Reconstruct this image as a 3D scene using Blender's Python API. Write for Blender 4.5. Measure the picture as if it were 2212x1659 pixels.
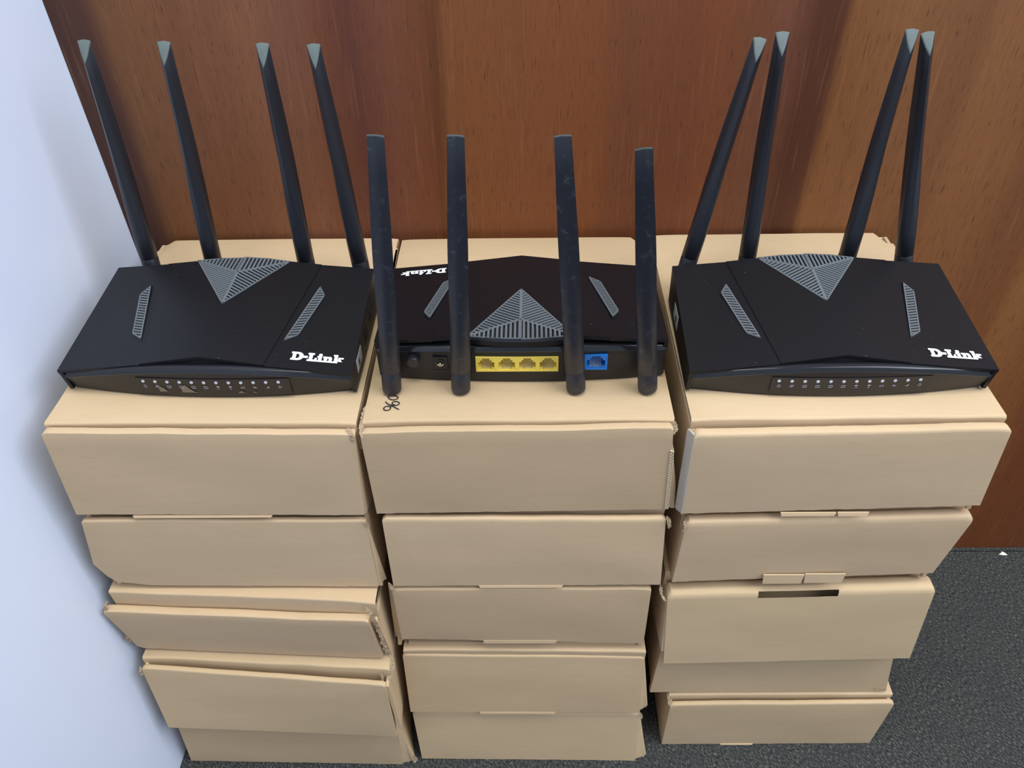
import bpy, bmesh, math, random
from mathutils import Vector, Matrix, noise

# ------------------------------------------------------------------ clear
for o in list(bpy.data.objects):
    bpy.data.objects.remove(o, do_unlink=True)
SC = bpy.context.scene
COL = SC.collection
PI = math.pi

# ------------------------------------------------------------------ camera
pitch, yaw, roll = 0.7162, 0.0290, -0.0260
cam = bpy.data.cameras.new('camera')
cam.sensor_fit = 'HORIZONTAL'
cam.sensor_width = 36.0
cam.lens = 1731.7 * 36.0 / 2212.0
cam.clip_start = 0.01
camo = bpy.data.objects.new('camera', cam)
COL.objects.link(camo)
f = Vector((0, math.cos(pitch), -math.sin(pitch)))
r = Vector((1, 0, 0))
u = Vector((0, math.sin(pitch), math.cos(pitch)))
Z = Matrix.Rotation(yaw, 3, 'Z')
f, r, u = Z @ f, Z @ r, Z @ u
r2 = r * math.cos(roll) + u * math.sin(roll)
u2 = -r * math.sin(roll) + u * math.cos(roll)
M3 = Matrix((r2, u2, -f)).transposed()
camo.matrix_world = Matrix.Translation((0.4292, -0.7541, 0.9867)) @ M3.to_4x4()
SC.camera = camo

# ------------------------------------------------------------------ light
SC.view_settings.view_transform = 'Standard'
SC.view_settings.look = 'None'
SC.view_settings.gamma = 1.0
SC.view_settings.use_curve_mapping = False
SC.view_settings.exposure = -0.15
W = bpy.data.worlds.new('room_light')
SC.world = W
W.use_nodes = True
W.node_tree.nodes['Background'].inputs[0].default_value = (0.80, 0.93, 1.16, 1)
W.node_tree.nodes['Background'].inputs[1].default_value = 0.72


def area(name, loc, target, size, power, col):
    l = bpy.data.lights.new(name, 'AREA')
    l.shape = 'RECTANGLE'
    l.size, l.size_y = size
    l.energy = power
    l.color = col
    o = bpy.data.objects.new(name, l)
    COL.objects.link(o)
    o.location = loc
    o.rotation_euler = (Vector(target) - Vector(loc)).to_track_quat('-Z', 'Y').to_euler()
    return o


area('ceiling_lamp', (0.25, -0.60, 2.55), (0.25, -0.60, 0), (1.2, 0.6), 38, (0.97, 1.0, 0.88))
area('ceiling_lamp', (2.3, -1.15, 2.55), (0.9, -0.6, 0.3), (2.0, 1.8), 84, (0.92, 0.96, 1.04))


# ------------------------------------------------------------------ helpers
def lin(c):
    return tuple((v / 255 / 12.92) if v / 255 < .04045 else ((v / 255 + .055) / 1.055) ** 2.4 for v in c)


def mat(name, col, rough=.5, metal=0., spec=.5, coat=0.):
    m = bpy.data.materials.new(name)
    m.use_nodes = True
    b = m.node_tree.nodes['Principled BSDF']
    b.inputs['Base Color'].default_value = (*col, 1)
    b.inputs['Roughness'].default_value = rough
    b.inputs['Metallic'].default_value = metal
    b.inputs['Specular IOR Level'].default_value = spec
    b.inputs['Coat Weight'].default_value = coat
    return m


class NT:
    def __init__(s, m):
        s.t = m.node_tree
        s.b = s.t.nodes['Principled BSDF']

    def n(s, kind, **kw):
        x = s.t.nodes.new(kind)
        for k, v in kw.items():
            if k.startswith('i_'):
                x.inputs[k[2:].replace('_', ' ')].default_value = v
            else:
                setattr(x, k, v)
        return x

    def l(s, a, b):
        s.t.links.new(a, b)

    def math(s, op, a, b=None, clamp=False):
        x = s.t.nodes.new('ShaderNodeMath')
        x.operation = op
        x.use_clamp = clamp
        for i, v in enumerate((a, b)):
            if v is None:
                continue
            if isinstance(v, (int, float)):
                x.inputs[i].default_value = v
            else:
                s.l(v, x.inputs[i])
        return x.outputs[0]

    def mix(s, fac, a, b, mode='MIX'):
        x = s.t.nodes.new('ShaderNodeMix')
        x.data_type = 'RGBA'
        x.blend_type = mode
        for sock, v in ((x.inputs[0], fac), (x.inputs[6], a), (x.inputs[7], b)):
            if isinstance(v, (int, float)):
                sock.default_value = v
            elif isinstance(v, tuple):
                sock.default_value = (*v, 1)
            else:
                s.l(v, sock)
        return x.outputs[2]

    def noise(s, vec, scale, detail=3., rough=.55):
        x = s.n('ShaderNodeTexNoise')
        x.inputs['Scale'].default_value = scale
        x.inputs['Detail'].default_value = detail
        x.inputs['Roughness'].default_value = rough
        if vec is not None:
            s.l(vec, x.inputs['Vector'])
        return x.outputs[0]

    def mapping(s, vec, scale):
        x = s.n('ShaderNodeMapping')
        x.inputs['Scale'].default_value = scale
        s.l(vec, x.inputs[0])
        return x.outputs[0]

    def ramp(s, fac, stops, interp='LINEAR'):
        x = s.n('ShaderNodeValToRGB')
        x.color_ramp.interpolation = interp
        e = x.color_ramp.elements
        while len(e) < len(stops):
            e.new(0.5)
        for el, (p, c) in zip(e, stops):
            el.position = p
            el.color = (*c, 1) if len(c) == 3 else c
        s.l(fac, x.inputs[0])
        return x.outputs[0]

    def bump(s, h, strength, dist):
        x = s.n('ShaderNodeBump')
        x.inputs['Strength'].default_value = strength
        x.inputs['Distance'].default_value = dist
        s.l(h, x.inputs['Height'])
        s.l(x.outputs[0], s.b.inputs['Normal'])


def pos(nt):
    return nt.n('ShaderNodeNewGeometry').outputs['Position']


# ---------------- wood veneer (bands lie where the veneer has them, plus painted shade at the left edge)
def wood_material():
    m = mat('wood_veneer', (.2, .1, .05), .42, spec=.28)
    k = NT(m)
    P = pos(k)
    sx = k.n('ShaderNodeSeparateXYZ')
    k.l(P, sx.inputs[0])
    warp = k.noise(k.mapping(P, (5, 1, 1.1)), 1.0, 2)
    fine = k.noise(k.mapping(P, (45, 1, 2.6)), 1.0, 3)
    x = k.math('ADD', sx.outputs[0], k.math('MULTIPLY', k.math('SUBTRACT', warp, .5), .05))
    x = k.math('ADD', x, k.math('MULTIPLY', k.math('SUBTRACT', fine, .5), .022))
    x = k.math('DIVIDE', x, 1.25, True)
    S = [(0.0, (62, 39, 33)), (.030, (68, 42, 34)), (.050, (112, 73, 45)), (.12, (124, 80, 54)), (.20, (131, 86, 64)),  # darkest leading stops paint the corner shade beside the white wall
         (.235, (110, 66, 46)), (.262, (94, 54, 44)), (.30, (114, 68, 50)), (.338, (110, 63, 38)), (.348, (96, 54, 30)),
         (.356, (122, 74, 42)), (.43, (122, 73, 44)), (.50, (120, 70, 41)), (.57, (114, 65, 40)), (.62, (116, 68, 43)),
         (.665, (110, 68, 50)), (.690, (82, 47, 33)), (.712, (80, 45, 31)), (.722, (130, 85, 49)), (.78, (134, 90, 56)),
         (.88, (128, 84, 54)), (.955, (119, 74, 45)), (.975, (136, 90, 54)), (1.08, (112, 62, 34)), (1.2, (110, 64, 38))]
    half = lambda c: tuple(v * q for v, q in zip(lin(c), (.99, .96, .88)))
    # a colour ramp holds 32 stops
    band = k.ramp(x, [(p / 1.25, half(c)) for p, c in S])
    broad = k.noise(k.mapping(P, (16, 1, .8)), 1.0, 4, .6)
    band = k.mix(k.math('MULTIPLY', k.math('SUBTRACT', broad, .44, True), 1.8, True), band, tuple(v * 1.1 for v in lin((92, 55, 38))))
    pores = k.noise(k.mapping(P, (800, 1, 48)), 1.0, 3, .6)
    pr = k.math('MULTIPLY', k.math('SUBTRACT', pores, .54, True), 3.4, True)
    band = k.mix(pr, band, tuple(v * 1.0 for v in lin((76, 45, 32))))
    light = k.noise(k.mapping(P, (240, 1, 12)), 1.0, 2)
    lt = k.math('MULTIPLY', k.math('SUBTRACT', light, .56, True), 1.0, True)
    band = k.mix(lt, band, tuple(v * 1.1 for v in lin((150, 104, 72))))
    # short dark flecks of the grain
    vor = k.noise(k.mapping(P, (700, 1, 60)), 1.0, 1)
    fl = k.math('MULTIPLY', k.math('SUBTRACT', vor, .655, True), 7, True)
    band = k.mix(fl, band, tuple(v * 1.0 for v in lin((60, 34, 24))))
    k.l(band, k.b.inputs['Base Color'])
    k.l(k.math('ADD', k.math('MULTIPLY', pr, .12), .40), k.b.inputs['Roughness'])
    k.bump(pores, .10, .001)
    return m


def card_material(name, base, seed, rough=.78):
    m = mat(name, base, rough, spec=.22)
    k = NT(m)
    P = k.n('ShaderNodeTexCoord').outputs['Object']
    ad = k.n('ShaderNodeVectorMath', operation='ADD')
    k.l(P, ad.inputs[0])
    ad.inputs[1].default_value = (seed, seed * 2.3, seed * .7)
    P = ad.outputs[0]
    big = k.noise(k.mapping(P, (5, 9, 16)), 1., 3)
    fib = k.noise(k.mapping(P, (45, 380, 420)), 1., 3, .6)
    dots = k.noise(P, 620, 2, .5)
    c = k.mix(k.math('MULTIPLY', k.math('SUBTRACT', big, .3, True), 1.4, True), tuple(v * 1.07 for v in base), tuple(v * q for v, q in zip(base, (.90, .89, .86))))
    c = k.mix(k.math('MULTIPLY', k.math('SUBTRACT', fib, .5, True), 1.3, True), c, tuple(v * .87 for v in base))
    c = k.mix(k.math('MULTIPLY', k.math('SUBTRACT', dots, .69, True), 5, True), c, tuple(min(v * 1.45, .85) for v in base))
    c = k.mix(k.math('MULTIPLY', k.math('SUBTRACT', .29, dots, True), 4, True), c, tuple(v * .55 for v in base))
    k.l(c, k.b.inputs['Base Color'])
    # very faint flute lines under the liner
    fl = k.noise(k.mapping(P, (3, 330, 330)), 1., 1)
    h = k.math('ADD', k.math('MULTIPLY', fl, .6), k.math('MULTIPLY', fib, .5))
    k.bump(h, .10, .0006)
    return m


def scuffed_material():
    # a rubbed, crackled patch near the upper left of one front wall
    m = card_material('kraft_card_scuffed', KRAFT, 2.4)
    k = NT(m)
    P = pos(k)
    sx = k.n('ShaderNodeSeparateXYZ')
    k.l(P, sx.inputs[0])
    w = k.noise(k.mapping(P, (60, 60, 120)), 1., 2)
    dx = k.math('ABSOLUTE', k.math('SUBTRACT', sx.outputs[0], .333))
    dz = k.math('ABSOLUTE', k.math('SUBTRACT', sx.outputs[2], .4105))
    inside = k.math('MULTIPLY', k.math('MULTIPLY', k.math('SUBTRACT', .028, dx, True), 120, True), k.math('MULTIPLY', k.math('SUBTRACT', .0095, dz, True), 300, True))
    cr = k.noise(P, 700, 3, .7)
    f_ = k.math('MULTIPLY', k.math('MULTIPLY', inside, w), k.math('MULTIPLY', k.math('SUBTRACT', cr, .5, True), 7, True))
    old = k.b.inputs['Base Color'].links[0].from_socket
    k.l(k.mix(k.math('MULTIPLY', f_, .7, True), old, (.66, .55, .38)), k.b.inputs['Base Color'])
    return m


def carpet_material():
    m = mat('carpet', (.03, .035, .04), .95, spec=.1)
    k = NT(m)
    P = pos(k)
    rot = k.n('ShaderNodeMapping')
    rot.vector_type = 'TEXTURE'
    rot.inputs['Rotation'].default_value = (0, 0, -.95)
    rot.inputs['Scale'].default_value = (.0042, .0016, 1)
    k.l(P, rot.inputs[0])
    a = k.noise(rot.outputs[0], 1., 2, .6)
    b = k.noise(P, 520, 2, .6)
    big = k.noise(P, 22, 3)
    c = k.mix(k.math('MULTIPLY', k.math('SUBTRACT', a, .36, True), 3.2, True), lin((40, 41, 43)), lin((82, 83, 80)))
    fl = k.math('MULTIPLY', k.math('SUBTRACT', k.math('ADD', k.math('MULTIPLY', a, .75), k.math('MULTIPLY', b, .32)), .585, True), 6, True)
    c = k.mix(fl, c, lin((122, 124, 108)))
    c = k.mix(k.math('MULTIPLY', k.math('SUBTRACT', big, .46, True), 3, True), c, k.mix(.45, c, lin((54, 55, 60))))
    k.l(c, k.b.inputs['Base Color'])
    k.bump(k.math('ADD', a, b), .7, .002)
    return m


def paint_material():
    m = mat('white_laminate', lin((226, 231, 243)), .38, spec=.4)
    k = NT(m)
    n = k.noise(k.mapping(pos(k), (1, 2, 3)), 1.5, 2)
    k.l(k.mix(k.math('MULTIPLY', n, .25), lin((222, 231, 250)), lin((212, 222, 244))), k.b.inputs['Base Color'])
    return m


def plastic_material(name, col, rough, wear=False):
    m = mat(name, col, rough, spec=.36 if name == 'cover_plastic' else .5)
    k = NT(m)
    P = k.n('ShaderNodeTexCoord').outputs['Object']
    n = k.noise(P, 2200, 2)
    k.l(k.math('ADD', k.math('MULTIPLY', n, .12), rough - .06), k.b.inputs['Roughness'])
    c = tuple(col)
    d = k.noise(P, 420, 2, .5)
    cc = k.mix(k.math('MULTIPLY', k.math('SUBTRACT', d, .745, True), 6, True), c, (.25, .25, .26))
    if wear:
        w = k.noise(P, 130, 4, .7)
        cc = k.mix(k.math('MULTIPLY', k.math('SUBTRACT', w, .57, True), 2.0, True), cc, (.10, .12, .15))
    k.l(cc, k.b.inputs['Base Color'])
    k.bump(n, .05, .0004)
    return m


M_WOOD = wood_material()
M_FLOOR = carpet_material()
M_WHITE = paint_material()
KRAFT = (.555, .400, .246)
M_CARD = [card_material('kraft_card', KRAFT, 1.0),
          card_material('kraft_card_pinkish', (.548, .398, .246), 4.1),
          card_material('kraft_card_rosy', (.500, .357, .216), 6.2),
          card_material('kraft_card_tan', (.545, .398, .238), 7.7)]
M_TORN = card_material('torn_card', (.66, .53, .37), 3.3, .9)
M_GREYCARD = card_material('scuffed_card', (.40, .345, .28), 5.3, .8)
M_BLACK = plastic_material('black_plastic', (.0085, .0085, .0105), .42)
M_COVER = plastic_material('cover_plastic', (.0042, .0044, .0062), .42)
M_ANT = plastic_material('antenna_plastic', (.010, .011, .016), .40)
M_ANTW = plastic_material('antenna_plastic_worn', (.012, .0135, .020), .46, True)
M_GLOSS = mat('gloss_black', (.010, .010, .012), .12, spec=.5)
M_GRILLE = mat('grey_grille', (.125, .140, .156), .42, spec=.5)
M_PIT = mat('grille_pit', (.006, .006, .008), .7)
M_PRINT = mat('white_print', (.80, .82, .86), .5)
M_SYMBOL = mat('grey_print', (.42, .44, .50), .5)
M_DOT = mat('light_guide', (.52, .55, .64), .35)
M_YELLOW = mat('yellow_plastic', lin((226, 200, 84)), .42)
M_BLUE = mat('blue_plastic', lin((22, 116, 202)), .42)
M_METAL = mat('contact_metal', (.62, .54, .33), .4, metal=.6)
M_CHROME = mat('chrome', (.85, .85, .87), .12, metal=1.)
M_INK = mat('marker_ink', (.012, .012, .018), .5)
M_STICK = mat('sticker_paper', (.52, .52, .52), .5)
M_FILM = mat('film_residue', lin((112, 101, 86)), .5)
M_SCRAP = mat('scrap_paper', (.80, .77, .66), .7)
M_TIP = mat('antenna_tip', (.105, .128, .123), .60, spec=.3)
M_BTN = mat('button_plastic', (.016, .017, .02), .3)


def link(name, bm, m, parent=None, smooth=False, kind=None, label=None):
    me = bpy.data.meshes.new(name)
    bmesh.ops.recalc_face_normals(bm, faces=bm.faces)
    bm.to_mesh(me)
    bm.free()
    if smooth:
        for p in me.polygons:
            p.use_smooth = True
        try:
            me.set_sharp_from_angle(angle=math.radians(38))
        except Exception:
            pass
    for mm in (m if isinstance(m, (list, tuple)) else [m]):
        me.materials.append(mm)
    o = bpy.data.objects.new(name, me)
    COL.objects.link(o)
    if parent is not None:
        o.parent = parent
    if kind:
        o['kind'] = kind
    if label:
        o['label'] = label
    return o


def thing(name, label, cat, loc=(0, 0, 0), rz=0, group=None):
    o = bpy.data.objects.new(name, None)
    o.empty_display_size = .03
    COL.objects.link(o)
    o.location = loc
    o.rotation_euler = (0, 0, rz)
    o['label'] = label
    o['category'] = cat
    if group:
        o['group'] = group
    return o


def add_box(bm, x0, x1, y0, y1, z0, z1):
    v = [bm.verts.new((x, y, z)) for z in (z0, z1) for y in (y0, y1) for x in (x0, x1)]
    for q in ((0, 2, 3, 1), (4, 5, 7, 6), (0, 1, 5, 4), (2, 6, 7, 3), (0, 4, 6, 2), (1, 3, 7, 5)):
        bm.faces.new([v[i] for i in q])


def add_prism(bm, pts, off):
    """pts: 3-D polygon; off: extrusion vector"""
    off = Vector(off)
    a = [bm.verts.new(p) for p in pts]
    b = [bm.verts.new(Vector(p) + off) for p in pts]
    n = len(a)
    bm.faces.new(a)
    bm.faces.new(b[::-1])
    for i in range(n):
        j = (i + 1) % n
        bm.faces.new((a[i], b[i], b[j], a[j]))


def add_cyl(bm, c, axis, r, h, n=20, r2=None):
    axis = Vector(axis).normalized()
    t = axis.orthogonal().normalized()
    s = axis.cross(t)
    c = Vector(c)
    r2 = r if r2 is None else r2
    lo, hi = [], []
    for i in range(n):
        a = 2 * PI * i / n
        d = t * math.cos(a) + s * math.sin(a)
        lo.append(bm.verts.new(c + d * r))
        hi.append(bm.verts.new(c + d * r2 + axis * h))
    bm.faces.new(lo[::-1])
    bm.faces.new(hi)
    for i in range(n):
        j = (i + 1) % n
        bm.faces.new((lo[i], lo[j], hi[j], hi[i]))


def grid(bm, P, closed_v=False, skip=None):
    """P[i][j] vectors -> quads"""
    V = [[bm.verts.new(p) for p in row] for row in P]
    nu, nv = len(V), len(V[0])
    for i in range(nu - 1):
        for j in range(nv if closed_v else nv - 1):
            if skip and skip(i, j):
                continue
            k = (j + 1) % nv
            bm.faces.new((V[i][j], V[i + 1][j], V[i + 1][k], V[i][k]))
    return V


def nz(x, y, s):
    return noise.noise(Vector((x, y, s)))


def lerp(a, b, t):
    return a + (b - a) * t


# ------------------------------------------------------------------ setting
def slab(name, x0, x1, y0, y1, z0, z1, m):
    bm = bmesh.new()
    add_box(bm, x0, x1, y0, y1, z0, z1)
    o = link(name, bm, m)
    o['kind'] = 'structure'
    return o


fl = slab('floor', -.06, 3.0, -3.2, .06, -.06, -.004, mat('floor_backing', (.01, .01, .012), .9))
for (a, b, c, d) in ((-.001, 1.6, -.5065, -.0085), (-.001, 1.6, -.0070, -.0005), (-.001, 1.6, -1.0, -.5075)):
    bm = bmesh.new()
    add_box(bm, a, b, c, d, -.0039, 0)
    bmesh.ops.bevel(bm, geom=[e for e in bm.edges if all(v.co.z > -.001 for v in e.verts)], offset=.0008, segments=2, affect='EDGES')
    link('carpet_tile', bm, M_FLOOR, fl)
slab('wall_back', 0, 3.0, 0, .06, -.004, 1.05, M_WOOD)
slab('wall_left', -.06, -.0005, -2.2, .06, -.004, 2.7, M_WHITE)


# ------------------------------------------------------------------ cardboard boxes
def folded_panel(TL, TR, BR, BL, T, h=None, seed=0., nu=40, nv=8, bulge=.0012, zb=None, ztop=None, disp=None,
                 corner=.0016, slot=None, rag=.0005, Tb=None, sq=.62):
    """a double wall of card folded over at the top (rounded), swept from left to right"""
    TL, TR, BR, BL = map(Vector, (TL, TR, BR, BL))
    h = T * .5 if h is None else h
    up = Vector((0, 0, 1))
    n = (TR - TL).cross(up).normalized()
    n0 = n.copy()
    P = []
    na = 7
    us = [i / nu for i in range(nu + 1)]
    us = sorted(set(us + [.004, .012, .988, .996]))
    for u_ in us:
        pt, pb = TL.lerp(TR, u_), BL.lerp(BR, u_)
        ce = min(u_, 1 - u_)
        dr = corner * max(0, 1 - ce / .018) ** 2
        pt = pt - up * dr
        pt = pt + up * nz(u_ * 5, seed, .3) * .0012 + up * nz(u_ * 30, seed, 1.3) * .0004
        if ztop:
            pt = pt + up * ztop(u_)
        pb = pb + up * (nz(u_ * 26, seed, 7.1) * rag * 1.6 + nz(u_ * 5, seed, 2.2) * rag * 1.5)
        if zb:
            pb = pb + up * zb(u_)
        row = []
        for j in range(nv + 1):
            v = j / nv
            p = pb.lerp(pt, v)
            b = bulge * math.sin(PI * v) * (.6 + nz(u_ * 2.2, v * 1.5, seed)) * min(1, 10 * ce)
            p = p + n0 * b
            if disp:
                p = p + n0 * disp(u_, v)
            row.append(p)
        hh = h * (1 - .35 * max(0, 1 - ce / .012))
        dt = disp(u_, 1) if disp else 0
        for a in range(1, na):
            t = PI * a / na
            cs, sn = math.cos(t), math.sin(t)
            row.append(pt + n0 * (dt - T / 2 + T / 2 * math.copysign(abs(cs) ** sq, cs)) + up * hh * sn ** sq)
        top_b = pt - n0 * (T - dt)
        db = disp(u_, 0) if disp else 0
        tb_ = T if Tb is None else Tb
        bot_b = pb - n0 * (tb_ - db)
        for j in range(nv, -1, -2):
            v = j / nv
            dd = disp(u_, v) if disp else 0
            row.append(pb.lerp(pt, v) - n0 * (lerp(tb_, T, v ** .5) - dd))
        P.append(row)
    bm = bmesh.new()
    sk = None
    if slot:
        u0, u1, j0, j1 = slot
        sk = lambda i, j: (us[i] >= u0 and us[i + 1] <= u1 and nv + j0 <= j < nv + j1)
    V = grid(bm, P, closed_v=True, skip=sk)
    bm.faces.new(V[0][::-1])
    bm.faces.new(V[-1])
    return bm


def lid_mesh(x0, x1, yf0, yf1, yb, z, seed, flap=.03, r=.0024, t=.0026, tilt=.12, side_noise=.0006, notch=None, lip_wave=.0008, sag=.0006, backdrop=.012):
    """top panel + rolled front edge + tuck flap going down, as one sheet with thickness"""
    nu = 36
    bm = bmesh.new()
    P = []
    for i in range(nu + 1):
        uu = i / nu
        yf = lerp(yf0, yf1, uu) + nz(uu * 6, seed, 4.4) * lip_wave
        x = lerp(x0, x1, uu)
        zz = z + nz(uu * 5, seed, 9.) * sag - abs(2 * uu - 1) ** 12 * .0012
        ybk = yb + (notch(uu) if notch else 0)
        row = [Vector((x, ybk, zz - backdrop)), Vector((x, ybk, zz - .003)), Vector((x, ybk - .001, zz - .0008)), Vector((x, ybk - .003, zz))]
        for j in range(1, 9):
            v = j / 9
            row.append(Vector((x, lerp(ybk - .003, yf + r, v), zz + nz(uu * 3, v * 3, seed + 3) * sag * .5)))
        for a in range(0, 6):
            an = PI / 2 * a / 5
            row.append(Vector((x, yf + r - r * math.sin(an), zz - r + r * math.cos(an))))
        for k in (.4, 1.):
            row.append(Vector((x, yf + tilt * flap * k, zz - r - flap * k)))
        ed = (nz(0, 1, seed) if i in (0, nu) else 0)
        for q, p in enumerate(row):
            if i in (0, nu):
                p.x += nz(q * .7, i, seed) * side_noise
        P.append(row)
    grid(bm, P)
    bmesh.ops.recalc_face_normals(bm, faces=bm.faces)
    if sum(f.normal.z * f.calc_area() for f in bm.faces) < 0:
        bmesh.ops.reverse_faces(bm, faces=bm.faces)
    bmesh.ops.solidify(bm, geom=bm.faces[:], thickness=t)
    return bm


def ribbon(path, w, seed, amp=.0016, n=28, t=.0007):
    """crumpled strip of torn liner following a path"""
    pts = [Vector(p) for p in path]
    L = [0]
    for a, b in zip(pts, pts[1:]):
        L.append(L[-1] + (b - a).length)

    def at(d):
        for i in range(len(pts) - 1):
            if d <= L[i + 1] or i == len(pts) - 2:
                return pts[i].lerp(pts[i + 1], (d - L[i]) / max(1e-9, L[i + 1] - L[i]))
    rnd = random.Random(int(seed * 97))
    bm = bmesh.new()
    P = []
    for i in range(n + 1):
        p = at(L[-1] * i / n)
        taper = min(1, 4 * min(i, n - i) / n + .35)
        row = []
        for j in range(5):
            q = (j / 4 - .5) * w * taper
            row.append(p + Vector((q + rnd.uniform(-1, 1) * amp * .45, rnd.uniform(-1, 1) * amp * .55, rnd.uniform(-1, 1) * amp * .5)))
        P.append(row)
    grid(bm, P)
    bmesh.ops.solidify(bm, geom=bm.faces[:], thickness=t)
    return bm


def fluted_edge(a, b, w, n):
    """open corrugated edge: two liners with a zigzag sheet between them"""
    a, b = Vector(a), Vector(b)
    d = (b - a)
    bm = bmesh.new()
    e = d / n
    s = Vector((w / 2, 0, 0))
    dep = Vector((0, .004, 0))
    th = w * .16

    def bar(p, q, tt):
        dr = (q - p).normalized()
        o = dr.cross(Vector((0, 1, 0))).normalized() * tt / 2
        add_prism(bm, [p - o, q - o, q + o, p + o], dep)
    bar(a - s, b - s, th)
    bar(a + s, b + s, th)
    for i in range(n):
        p = a + e * i + (s if i % 2 else -s)
        q = a + e * (i + 1) + (-s if i % 2 else s)
        bar(p, q, th * .8)
    return bm


STACK_Z = {'E': (0.0, .1085), 'D': (.109, .2175), 'C': (.218, .3265), 'B': (.327, .4355), 'A': (.436, .5445)}
BX = {
'LA': [(.0358,-.2990,.5398),(.2891,-.3010,.5378),(.2828,-.2980,.4375),(.0259,-.2980,.4392)],
'LB': [(.0260,-.2980,.4282),(.2822,-.2980,.4262),(.2814,-.2980,.3301),(.0146,-.2980,.3330)],
'LC': [(.0054,-.3090,.3022),(.2711,-.3210,.3029),(.2730,-.3110,.2210),(.0110,-.3000,.2223)],
'LD': [(.0170,-.3180,.2098),(.2769,-.3340,.2044),(.2762,-.3350,.0958),(.0173,-.3290,.1042)],
'LE': [(.0200,-.3180,.1010),(.2740,-.3230,.0990),(.2717,-.3245,.0008),(.0114,-.3210,.0008)],
'MA': [(.2932,-.2990,.5375),(.5431,-.2980,.5402),(.5474,-.2960,.4415),(.2939,-.2980,.4390)],
'MB': [(.2975,-.2990,.4281),(.5486,-.2990,.4268),(.5535,-.2990,.3339),(.2962,-.2990,.3323)],
'MC': [(.2939,-.2990,.3240),(.5456,-.2990,.3240),(.5463,-.2990,.2300),(.2940,-.2990,.2387)],
'MD': [(.2914,-.3000,.2049),(.5492,-.3020,.2039),(.5515,-.3120,.1060),(.2911,-.3120,.1072)],
'ME': [(.2918,-.3080,.0946),(.5527,-.3090,.0932),(.5540,-.3190,.0006),(.2950,-.3180,.0020)],
'RA': [(.5591,-.3020,.5341),(.8072,-.3000,.5379),(.8159,-.2980,.4473),(.5613,-.2980,.4376)],
'RB': [(.5670,-.2990,.4197),(.8177,-.2970,.4243),(.8119,-.2920,.3419),(.5653,-.2950,.3327)],
'RC': [(.5629,-.2990,.3085),(.8203,-.2970,.3151),(.8294,-.3000,.2025),(.5697,-.3040,.1980)],
'RD': [(.5690,-.2900,.2100),(.8183,-.2870,.2100),(.8344,-.2880,.1100),(.5649,-.2900,.1112)],
'RE': [(.5886,-.3000,.0977),(.8436,-.2980,.0990),(.8424,-.2970,.0010),(.5886,-.2990,.0008)],
}
# T, fold height, left wall x (top, bottom), right wall x (top, bottom), lid front y (left, right), back y, card
SPEC = {
'LA': (.0075, .0022, (.0360, .0290), (.2888, .2845), (-.2900, -.2920), -.005, 0),
'LB': (.0060, .0030, (.0270, .0230), (.2820, .2850), (-.2880, -.2880), -.010, 1),
'LC': (.0090, .0030, (.0160, .0160), (.2785, .2825), (-.3001, -.3135), -.020, 0),
'LD': (.0060, .0030, (.0170, .0190), (.2800, .2835), (-.3081, -.3207), -.025, 3),
'LE': (.0060, .0030, (.0210, .0130), (.2740, .2880), (-.3080, -.3100), -.025, 3),
'MA': (.0075, .0022, (.2955, .2965), (.5435, .5560), (-.2905, -.2895), -.008, 2),
'MB': (.0070, .0050, (.3000, .2990), (.5475, .5530), (-.2890, -.2890), -.012, 0),
'MC': (.0060, .0030, (.2945, .2875), (.5440, .5450), (-.2890, -.2890), -.012, 2),
'MD': (.0060, .0035, (.2940, .2940), (.5490, .5590), (-.2990, -.3010), -.014, 2),
'ME': (.0080, .0040, (.2950, .2960), (.5525, .5660), (-.2960, -.2970), -.014, 3),
'RA': (.0090, .0040, (.5590, .5605), (.8060, .8130), (-.2905, -.2885), -.005, 1),
'RB': (.0110, .0075, (.5668, .5655), (.8150, .8100), (-.2870, -.2850), -.012, 0),
'RC': (.0180, .0090, (.5628, .5655), (.8170, .8200), (-.2790, -.2780), -.012, 3),
'RD': (.0060, .0030, (.5690, .5670), (.8180, .8330), (-.2830, -.2800), -.012, 3),
'RE': (.0060, .0035, (.5884, .5884), (.8420, .8410), (-.2920, -.2900), -.012, 3),
}
LABEL = {
'LA': 'top box of the left stack, with a router facing forward standing on its lid',
'LB': 'second box from the top of the left stack, its lower left front corner cut away',
'LC': 'middle box of the left stack, gaping open with its front flap leaning out',
'LD': 'fourth box down in the left stack, torn at right, front flap overhanging the box below',
'LE': 'bottom box of the left stack, on the carpet beside the white wall',
'MA': 'top box of the middle stack, with 960 handwritten on its lid',
'MB': 'second box from the top of the middle stack, with a rough scuffed patch',
'MC': 'middle box of the middle stack, with a side flap bent out at its left',
'MD': 'fourth box down in the middle stack, with creased layers along its top front edge',
'ME': 'bottom box of the middle stack, on the carpet with its right corner flared out',
'RA': 'top box of the right stack, with a grey scuffed left corner edge',
'RB': 'second box from the top of the right stack, with paper tabs under its front edge',
'RC': 'middle box of the right stack, with a dark slot cut in its top front edge',
'RD': 'fourth box down in the right stack, mostly shaded by the flap above it',
'RE': 'bottom box of the right stack, on the carpet and set further right',
}
ZB = {'LB': lambda t: (.026 * max(0, 1 - t / .035) + .0075 * max(0, 1 - t / .17)),
      'LC': lambda t: .004 * max(0, 1 - t / .03)}
M_SCUFF = scuffed_material()
box = {}
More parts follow.
